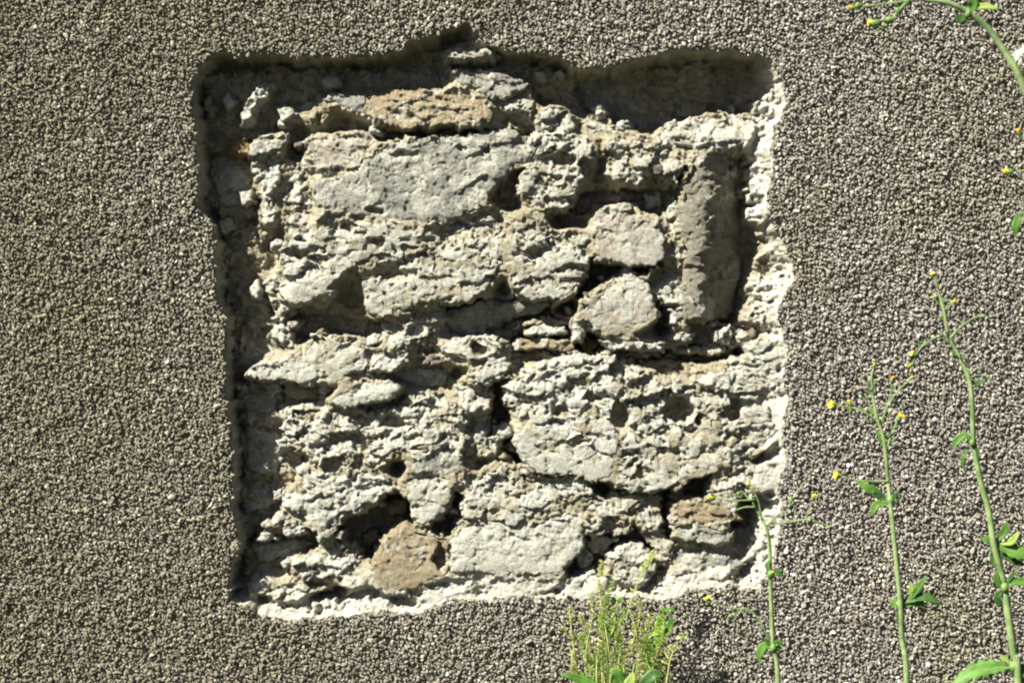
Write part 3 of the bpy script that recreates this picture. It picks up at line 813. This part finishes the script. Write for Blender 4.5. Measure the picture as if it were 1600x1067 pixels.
# ------------------------------------------------------------------ weeds in front of the wall
def catmull(pts, n=8):
    P = [np.array(p, float) for p in pts]
    P = [2 * P[0] - P[1]] + P + [2 * P[-1] - P[-2]]
    out = []
    for i in range(1, len(P) - 2):
        for k in range(n):
            t = k / n
            out.append(0.5 * ((2 * P[i]) + (-P[i - 1] + P[i + 1]) * t + (2 * P[i - 1] - 5 * P[i] + 4 * P[i + 1] - P[i + 2]) * t * t + (-P[i - 1] + 3 * P[i] - 3 * P[i + 1] + P[i + 2]) * t ** 3))
    out.append(P[-2]); return np.array(out)

def frame(d):
    d = Vector(d).normalized()
    a = Vector((0, 0, 1)) if abs(d.z) < 0.9 else Vector((1, 0, 0))
    s = d.cross(a).normalized(); return d, s, s.cross(d).normalized()

def tube_data(path, radii, sides=8, ribs=0.0):
    vs, fs = [], []
    m = len(path)
    for i in range(m):
        d = path[min(i + 1, m - 1)] - path[max(i - 1, 0)]
        _, a, b = frame(d)
        for k in range(sides):
            t = 2 * math.pi * k / sides
            r = radii[i] * (1 + ribs * (1 if k % 2 else -1))
            vs.append(Vector(path[i]) + (a * math.cos(t) + b * math.sin(t)) * r)
    for i in range(m - 1):
        for k in range(sides):
            k2 = (k + 1) % sides
            fs.append((i * sides + k, i * sides + k2, (i + 1) * sides + k2, (i + 1) * sides + k))
    fs.append(tuple(range(sides))[::-1]); fs.append(tuple(range((m - 1) * sides, m * sides)))
    return vs, fs

class Weed:
    def __init__(self, name, label, cat, d, base_px, group=None):
        self.d = d; self.sc = (CAM_D - d) / CAM_D / 1000.0
        b = at(base_px, 1067, d); self.base = Vector((b.x, b.y, 0))
        self.root = empty(name, self.base, label, cat, group)
    def P(self, px, py, dd=0.0): return at(px, py, self.d + dd) - self.base
    def part(self, name, vs, fs, mat, parent=None, smooth=True):
        return mesh_py(name, vs, fs, mat, parent or self.root, smooth)
    def stem(self, pts, w0, w1, name="stem", mat='stem', sides=10, ground=True, wob=0.004):
        q = [self.P(*p) for p in pts]
        if ground:
            f = q[0]; q = [Vector((f.x * 0.15, 0, -0.02)), Vector((f.x * 0.5, 0.0, f.z * 0.5))] + q
        q = [v + Vector((0, random.uniform(-wob, wob), 0)) for v in q]
        path = catmull(q, 6); m = len(path)
        g = 12 if ground else 0
        rad = []
        for i in range(m):
            t = max(0, i - g) / max(1, m - 1 - g)
            rad.append((w0 + (w1 - w0) * t) * 0.5 * self.sc)
        vs, fs = tube_data(path, rad, sides, 0.05 if sides > 6 else 0)
        return self.part(name, vs, fs, M[mat])
    def branch(self, pts, w=4, mat='stem', w1=None):
        return self.stem(pts, w, w1 or w * 0.6, "branch", mat, 6, False, 0.003)
    def leaf(self, pts, width_, mat='leaf', teeth=5, depth=0.35, fold=0.25, face=(0, -1, 0.35), shape=0.45, clasp=0.25, name="leaf"):
        """leaf blade along a midrib through photo points (px,py,extra distance); toothed margin, folded along the rib"""
        width = width_ * 0.86
        path = catmull([self.P(*p) for p in pts], 7); m = len(path)
        vs, fs = [], []
        F = Vector(face).normalized(); ph = random.uniform(0, 6)
        for i in range(m):
            t = i / (m - 1)
            d = Vector(path[min(i + 1, m - 1)] - path[max(i - 1, 0)]).normalized()
            sd = d.cross(F)
            sd = sd.normalized() if sd.length > 1e-4 else Vector((1, 0, 0))
            nn = sd.cross(d).normalized()
            w = max(clasp * (1 - t) ** 2, math.sin(math.pi * min(1, t ** (0.5 / shape if shape < .5 else 1))) ** 0.8) if t < 0.999 else 0.02
            for kk in (-1, -0.55, 0, 0.55, 1):
                tooth = 1.0
                if abs(kk) == 1: tooth = 1 + depth * (((t * teeth + (0.3 if kk > 0 else 0)) % 1.0) - 0.6)
                off = kk * w * tooth * width * 0.5 * self.sc
                wav = 0.10 * math.sin(9 * t + ph + kk) * abs(kk) * width * 0.5 * self.sc
                vs.append(Vector(path[i]) + sd * off + nn * (abs(off) * fold + wav))
        for i in range(m - 1):
            for k in range(4):
                fs.append((i * 5 + k, i * 5 + k + 1, (i + 1) * 5 + k + 1, (i + 1) * 5 + k))
        o = self.part(name, vs, fs, M[mat])
        md = o.modifiers.new("thickness", 'SOLIDIFY'); md.thickness = 0.0006; md.offset = 0
        # pale raised midrib
        rad = [max(0.15, 1 - i / (m - 1)) * 0.055 * width * self.sc + 0.0003 for i in range(m)]
        v2, f2 = tube_data([Vector(p) - F * 0.0004 for p in path], rad, 5)
        self.part("midrib", v2, f2, M['stem'], o)
        return o
    def flower(self, px, py, size, ang, kind='open', dd=0.0):
        """flower head: green cup at the foot, yellow florets beyond; ang in degrees, 0 = up, 90 = right"""
        c = self.P(px, py, dd); a = math.radians(ang)
        ax = Vector((math.sin(a), random.uniform(-.5, .1), math.cos(a))).normalized()
        _, s1, s2 = frame(ax); r = size * 0.43 * self.sc
        prof = [(-1.5, .12), (-1.3, .55), (-.8, .72), (-.2, .62), (.15, .55), (.2, .2)]
        vs, fs = [], []
        n = 8
        for h, w in prof:
            for k in range(n):
                t = 2 * math.pi * k / n
                ww = w * (1 + .08 * (k % 2))
                vs.append(c + ax * h * r + (s1 * math.cos(t) + s2 * math.sin(t)) * ww * r)
        for i in range(len(prof) - 1):
            for k in range(n):
                k2 = (k + 1) % n
                fs.append((i * n + k, i * n + k2, (i + 1) * n + k2, (i + 1) * n + k))
        fs.append(tuple(range(n))[::-1]); fs.append(tuple(range((len(prof) - 1) * n, len(prof) * n)))
        o = self.part("flower" if kind != 'bud' else "bud", vs, fs, M['sepal'])
        if kind == 'green': return o
        vs, fs = [], []
        mat = {'open': 'yellow', 'tip': 'yellow', 'bud': 'orange', 'fluff': 'fluff'}[kind]
        cnt = {'open': 13, 'tip': 9, 'bud': 7, 'fluff': 34}[kind]
        for k in range(cnt):
            t = 2 * math.pi * k / cnt + random.uniform(-.2, .2)
            if kind == 'open': sp, ln, wd = random.uniform(.6, 1.2), random.uniform(1.0, 1.35), .26
            elif kind == 'fluff': sp, ln, wd = random.uniform(0, 1.7), random.uniform(1.2, 1.7), .07
            else: sp, ln, wd = random.uniform(.1, .4), random.uniform(.6, .95), .26
            rd = s1 * math.cos(t) + s2 * math.sin(t); tg = rd.cross(ax)
            dr = (ax * math.cos(sp) + rd * math.sin(sp)).normalized()
            p0 = c + ax * .1 * r + rd * .3 * r
            k0 = len(vs)
            nn = dr.cross(tg)
            for q, w in ((0, .5), (.55, 1), (1, .45)):
                for e in (-1, 1): vs.append(p0 + dr * ln * r * q + tg * e * wd * w * r + nn * (.12 * r * q * q))
            fs += [(k0, k0 + 1, k0 + 3, k0 + 2), (k0 + 2, k0 + 3, k0 + 5, k0 + 4)]
        # dense centre of florets
        k0 = len(vs)
        v, f = ICO_V, ICO_F
        for q in v: vs.append(c + (ax * (q[2] * .62 + .4) + s1 * q[0] * .66 + s2 * q[1] * .66) * r)
        fs += [tuple(int(x) + k0 for x in t) for t in f]
        self.part("florets" if kind != 'fluff' else "seed_fluff", vs, fs, M[mat], o, False)
        return o
    def node(self, px, py, w):
        """swollen joint with clasping leaf bases"""
        c = self.P(px, py)
        vs = [c + Vector((q[0] * w * .36, q[1] * w * .36, q[2] * w * .5)) * self.sc for q in ICO_V]
        return self.part("stem_joint", vs, [tuple(int(x) for x in f) for f in ICO_F], M['sepal'])

GRP = "yellow-flowered weeds standing in front of the wall"
# tall weed at the right edge
A = Weed("flowering_weed", "tallest yellow-flowered weed, thick pale green stem beside the right edge", "weed", 0.42, 1592, GRP)
A.stem([(1590,1067),(1583,1020),(1575,960),(1568,905),(1552,850),(1545,800),(1530,740),(1522,690),(1519,640),(1514,595),(1503,565),(1481,522)], 12.5, 6)
A.branch([(1481,522),(1475,490),(1470,465),(1462,440),(1457,430)], 6)
A.branch([(1476,498),(1482,482),(1490,472)], 3.5); A.branch([(1473,482),(1464,472),(1459,466)], 3)
A.branch([(1482,524),(1462,528),(1442,540),(1428,556)], 4); A.branch([(1446,537),(1430,560),(1423,570)], 3)
A.branch([(1484,528),(1500,512),(1520,498),(1538,494)], 4); A.branch([(1512,592),(1528,586),(1545,588)], 4)
A.branch([(1500,560),(1488,535),(1468,520)], 3)
for x, y, sz, an, k in ((1457,430,9,-20,'open'),(1491,471,11,60,'open'),(1458,465,8,-40,'tip'),(1427,553,11,-60,'open'),(1422,571,11,-120,'open'),
                        (1539,493,8,70,'green'),(1546,588,9,80,'green'),(1467,519,8,-30,'green'),(1445,533,8,-20,'green')): A.flower(x, y, sz, an, k)
A.leaf([(1512,594),(1526,600),(1540,592)], 9, 'dark_leaf', 3)
A.node(1519,692,15); A.leaf([(1520,692),(1508,680),(1494,690),(1489,702)], 15, 'leaf', 4); A.leaf([(1516,700),(1504,716),(1507,736)], 8, 'leaf', 3)
A.leaf([(1521,695),(1527,705),(1529,716)], 7, 'dark_leaf', 2)
A.node(1553,850,20)
A.leaf([(1552,848),(1575,858),(1600,866),(1630,868)], 34, 'leaf', 6, .5, .2, (0.1,-1,.7))
A.leaf([(1552,852),(1556,866),(1550,884)], 26, 'leaf', 4, .4); A.leaf([(1553,846),(1541,842),(1532,838)], 14, 'leaf', 3)
A.leaf([(1556,846),(1568,832),(1574,814)], 16, 'leaf', 4, .4, .3); A.leaf([(1560,850),(1580,846),(1592,830)], 13, 'fresh', 3)
A.leaf([(1560,858),(1580,872),(1602,884)], 18, 'dark_leaf', 4)
A.node(1570,918,20); A.leaf([(1569,922),(1558,908),(1556,890)], 12, 'leaf', 3); A.leaf([(1569,920),(1558,932),(1561,948)], 14, 'dark_leaf', 3)
A.leaf([(1572,915),(1588,908),(1612,912)], 17, 'leaf', 4); A.leaf([(1573,912),(1582,898),(1592,894)], 9, 'dark_leaf', 3)
A.node(1583,1042,22)
A.leaf([(1582,1042),(1556,1043),(1520,1052),(1484,1072)], 34, 'leaf', 7, .55, .3, (0,-1,.9)); A.leaf([(1585,1040),(1604,1048),(1640,1060)], 30, 'dark_leaf', 5, .5)
A.leaf([(1582,1036),(1570,1030),(1563,1022)], 11, 'fresh', 3); A.leaf([(1586,1046),(1600,1058),(1612,1076)], 22, 'leaf', 4)

# middle weed
B = Weed("flowering_weed", "slim yellow-flowered weed with a straight green stem, left of the tallest weed", "weed", 0.38, 1418, GRP)
B.stem([(1416,1067),(1410,1000),(1407,950),(1400,880),(1392,800),(1388,750),(1384,710),(1379,680),(1370,655)], 9.5, 5)
B.branch([(1371,658),(1364,620),(1362,590),(1366,572)], 5); B.branch([(1372,660),(1350,644),(1328,636),(1303,634)], 4.5); B.branch([(1340,640),(1332,634),(1329,630)], 3)
B.branch([(1386,700),(1394,676),(1404,656)], 4); B.branch([(1375,668),(1386,636),(1402,612),(1422,592)], 4); B.branch([(1384,640),(1392,616),(1394,596)], 3)
B.branch([(1388,752),(1366,752),(1340,750),(1314,744)], 4); B.branch([(1362,610),(1352,600),(1348,590)], 2.5); B.branch([(1376,664),(1356,628),(1346,622)], 3)
for x, y, sz, an, k in ((1366,570,9,10,'bud'),(1301,632,14,-80,'open'),(1327,629,11,-30,'tip'),(1406,651,13,25,'open'),(1424,590,9,40,'bud'),(1394,592,11,5,'bud'),
                        (1309,742,13,-75,'open'),(1347,588,7,-20,'green'),(1344,620,9,-60,'green'),(1352,641,9,-70,'green'),(1398,666,9,10,'green'),(1408,606,9,45,'green')): B.flower(x, y, sz, an, k)
B.node(1383,697,13); B.leaf([(1383,697),(1376,688),(1374,676)], 9, 'leaf', 3); B.leaf([(1384,697),(1393,690),(1398,690)], 7, 'leaf', 2)
B.node(1391,782,19); B.leaf([(1390,784),(1372,772),(1352,760),(1338,752)], 17, 'leaf', 5, .5); B.leaf([(1388,788),(1370,788),(1362,806)], 15, 'leaf', 4)
B.leaf([(1392,784),(1400,772),(1404,786)], 9, 'dark_leaf', 3); B.leaf([(1388,780),(1366,766),(1356,772)], 13, 'dark_leaf', 3)
B.node(1406,945,20); B.leaf([(1406,944),(1424,936),(1448,934),(1472,944)], 20, 'dark_leaf', 4, .25, .35, (0,-1,1)); B.leaf([(1406,946),(1398,940),(1392,950)], 14, 'leaf', 3)
B.leaf([(1420,938),(1432,922),(1448,898)], 13, 'leaf', 5, .5); B.leaf([(1422,935),(1424,920),(1422,908)], 9, 'fresh', 3); B.leaf([(1407,950),(1404,962),(1410,966)], 12, 'dark_leaf', 3)
B.leaf([(1404,950),(1430,942),(1450,950)], 12, 'leaf', 4)

for px, py, dx, dy in ((1368,648,-10,-8),(1372,662,10,-10),(1362,615,-8,-6),(1363,600,8,-7),(1392,622,9,-4),(1350,645,-4,-9),(1330,638,-3,8),(1398,608,-7,-6),(1380,684,12,-8),(1379,680,-12,-10),(1386,648,8,2)):
    B.leaf([(px,py),(px+dx*.6,py+dy*.4),(px+dx,py+dy)], 6, 'dark_leaf' if dx > 0 else 'leaf', 2)
for px, py, dx, dy in ((1476,500,-8,-6),(1470,470,8,-6),(1482,525,-9,3),(1497,556,-9,-8),(1500,560,10,-4),(1513,594,-8,-7),(1440,541,-5,-8)):
    A.leaf([(px,py),(px+dx*.6,py+dy*.4),(px+dx,py+dy)], 6, 'leaf', 2)
# shorter weed crossing the opening's lower right corner
Cw = Weed("flowering_weed", "shorter branching weed crossing the white lower right corner of the opening", "weed", 0.34, 1218, GRP)
Cw.stem([(1216,1067),(1208,1010),(1206,960),(1204,900),(1203,860),(1199,830),(1190,808)], 8.2, 4.5)
Cw.branch([(1192,812),(1182,796),(1176,784)], 5); Cw.branch([(1190,806),(1184,780),(1172,760)], 4); Cw.branch([(1180,792),(1164,792),(1149,797)], 4)
Cw.branch([(1180,780),(1150,782),(1128,780),(1112,778)], 3); Cw.branch([(1198,822),(1216,804),(1230,798),(1236,780)], 4); Cw.branch([(1206,818),(1236,815),(1266,812),(1296,822)], 3.5)
Cw.branch([(1258,812),(1264,796),(1270,780)], 3); Cw.branch([(1206,1012),(1190,975),(1170,952),(1142,950),(1112,938)], 3.5); Cw.branch([(1160,950),(1150,964),(1138,962)], 3)
Cw.branch([(1172,782),(1160,768),(1154,772)], 3)
for x, y, sz, an, k in ((1111,777,12,-70,'tip'),(1106,936,13,-25,'open'),(1271,776,11,15,'open'),(1237,777,10,10,'green'),(1148,796,10,-80,'fluff'),(1169,757,9,-20,'tip'),(1153,770,10,-40,'green'),
                        (1297,823,9,80,'green'),(1266,810,9,20,'green'),(1173,777,9,-10,'fluff'),(1140,961,12,-60,'green'),(1140,782,8,-60,'green')): Cw.flower(x, y, sz, an, k)
Cw.node(1204,897,17); Cw.leaf([(1204,898),(1214,894),(1222,901)], 11, 'dark_leaf', 3); Cw.leaf([(1203,896),(1199,884),(1202,874)], 10, 'leaf', 3); Cw.flower(1207,894,7,40,'bud', .01)
Cw.node(1208,1012,17); Cw.leaf([(1206,1012),(1192,1010),(1184,1034)], 18, 'leaf', 4); Cw.leaf([(1209,1010),(1216,1004),(1217,1018)], 14, 'dark_leaf', 3); Cw.leaf([(1206,1010),(1198,1000),(1204,992)], 9, 'dark_leaf', 3)

# arching weed in the top right corner
D = Weed("flowering_weed", "arching weed bending in from the right across the top corner", "weed", 0.55, 1700, GRP)
D.stem([(1712,1067),(1720,700),(1700,430),(1660,270),(1612,165),(1590,115),(1570,80),(1545,45),(1515,22),(1480,6),(1440,-2),(1400,-4),(1370,-6)], 15, 6)
D.branch([(1438,-2),(1405,4),(1370,8),(1330,12)], 5); D.branch([(1420,0),(1404,18),(1392,30),(1368,34)], 6); D.branch([(1665,280),(1630,268),(1590,268)], 7); D.branch([(1640,225),(1620,212),(1600,208)], 6)
D.branch([(1640,225),(1622,120),(1604,90)], 5); D.branch([(1675,330),(1630,320),(1594,335)], 6)
for x, y, sz, an, k in ((1329,12,13,-85,'bud'),(1338,9,16,-85,'green'),(1363,36,20,-85,'tip'),(1386,31,17,-85,'green'),(1379,40,10,-80,'bud'),(1574,268,16,-85,'tip'),(1592,206,13,-30,'bud'),(1600,216,16,-60,'green'),
                        (1598,86,22,-60,'fluff'),(1402,14,16,-20,'green'),(1412,2,16,-60,'green')): D.flower(x, y, sz, an, k)
D.node(1512,22,20); D.leaf([(1514,22),(1520,8),(1512,-8)], 20, 'leaf', 4); D.leaf([(1512,24),(1500,32),(1494,20)], 15, 'dark_leaf', 3); D.leaf([(1514,20),(1534,10),(1562,14)], 13, 'fresh', 4)
D.leaf([(1512,26),(1508,36),(1500,38)], 11, 'dark_leaf', 3); D.leaf([(1405,-4),(1408,10),(1402,20)], 15, 'dark_leaf', 3); D.leaf([(1598,330),(1588,348),(1586,372)], 16, 'leaf', 4)

# feathery clump under the opening: thin stalks ringed with narrow leaves
E = Weed("feathery_weed_clump", "feathery yellow-green clump of thin stalks growing under the opening's bottom edge", "weed", 0.07, 960)
stalks = [([(932,1067),(936,1010),(940,950),(938,905),(940,875)], 'straw', 10), ([(905,1067),(897,1020),(892,975),(890,945)], 'straw', 8), ([(950,1067),(948,1020),(944,975),(950,930),(958,905)], 'fresh', 12),
          ([(965,1067),(972,1000),(985,940),(1003,895),(1022,858)], 'straw', 9), ([(990,1067),(988,1010),(1000,960),(994,915)], 'straw', 9), ([(1015,1067),(1006,1020),(1024,980),(1040,950)], 'fresh', 10),
          ([(925,1067),(915,1020),(926,960),(924,925)], 'straw', 8), ([(1040,1067),(1046,1030),(1062,1000),(1075,990)], 'straw', 6), ([(975,1067),(962,1020),(968,975),(978,950)], 'fresh', 9), ([(985,1067),(1010,1030),(1035,1020),(1052,1010)], 'straw', 7)]
rs = random.Random(5)
for k in range(17):
    x0 = rs.uniform(885, 1050); hgt = rs.uniform(50, 175) * (1 - abs(x0 - 955) / 190)
    lean = rs.uniform(-42, 48)
    stalks.append(([(x0, 1075), (x0 + lean * .3 + rs.uniform(-6, 6), 1075 - hgt * .4), (x0 + lean * .6 + rs.uniform(-8, 8), 1075 - hgt * .75), (x0 + lean, 1075 - hgt)],
                   rs.choice(['straw', 'fresh']), int(hgt / 10)))
for pts, mat, nw in stalks:
    E.stem(pts, 2.4, 1.0, "stalk", mat, 5, True, 0.012)
    path = catmull([E.P(*p) for p in pts], 12)
    vs, fs = [], []
    for k in range(nw * 3):
        t = random.uniform(0.0, 1); i = min(len(path) - 2, int(t * (len(path) - 1)))
        c = Vector(path[i]); d, s1, s2 = frame(Vector(path[i + 1] - path[i]))
        for j in range(6):
            a = 2 * math.pi * j / 6 + random.uniform(-.4, .4)
            rd = s1 * math.cos(a) + s2 * math.sin(a)
            dr = (rd + d * random.uniform(0, .9)).normalized(); sd = dr.cross(Vector((0, 1, 0.2)))
            sd = sd.normalized() if sd.length > .05 else s1
            L = random.uniform(5, 14) * E.sc * (1.1 - .5 * t); w = random.uniform(0.6, 1.3) * E.sc
            k0 = len(vs)
            vs += [c, c + dr * L * .55 + sd * w, c + dr * L, c + dr * L * .55 - sd * w]
            fs.append((k0, k0 + 1, k0 + 2, k0 + 3))
    o = E.part("leaf_whorls", vs, fs, M[mat], None, False); o["kind"] = "stuff"
E.leaf([(1000,900),(1010,882),(1024,856)], 12, 'straw', 2, .1); E.leaf([(1034,1010),(1030,985),(1036,958)], 22, 'fresh', 4, .4); E.leaf([(1036,1000),(1046,980),(1048,962)], 14, 'leaf', 4, .4)
E.leaf([(1036,960),(1046,952),(1056,954)], 10, 'leaf', 3); E.leaf([(946,1000),(955,985),(962,962)], 10, 'fresh', 2); E.leaf([(950,990),(940,975),(936,958)], 9, 'fresh', 2); E.leaf([(1012,998),(1020,990),(1034,990)], 9, 'fresh', 2)

# broad leaves at the bottom edge
G = Weed("broad_leaved_weed", "low weed with broad bright green leaves at the bottom edge, below the feathery clump", "weed", 0.16, 985)
G.stem([(985,1120),(984,1100)], 9, 7)
G.leaf([(984,1095),(972,1070),(962,1052),(952,1048)], 26, 'leaf', 4, .25); G.leaf([(985,1095),(1004,1072),(1020,1054),(1038,1056)], 24, 'dark_leaf', 4, .25)
G.leaf([(982,1098),(940,1075),(905,1060),(874,1052)], 16, 'leaf', 4, .3); G.leaf([(986,1098),(1020,1085),(1055,1080),(1080,1092)], 18, 'leaf', 4, .3)
G.leaf([(984,1098),(980,1080),(986,1062),(990,1050)], 20, 'fresh', 3, .3)
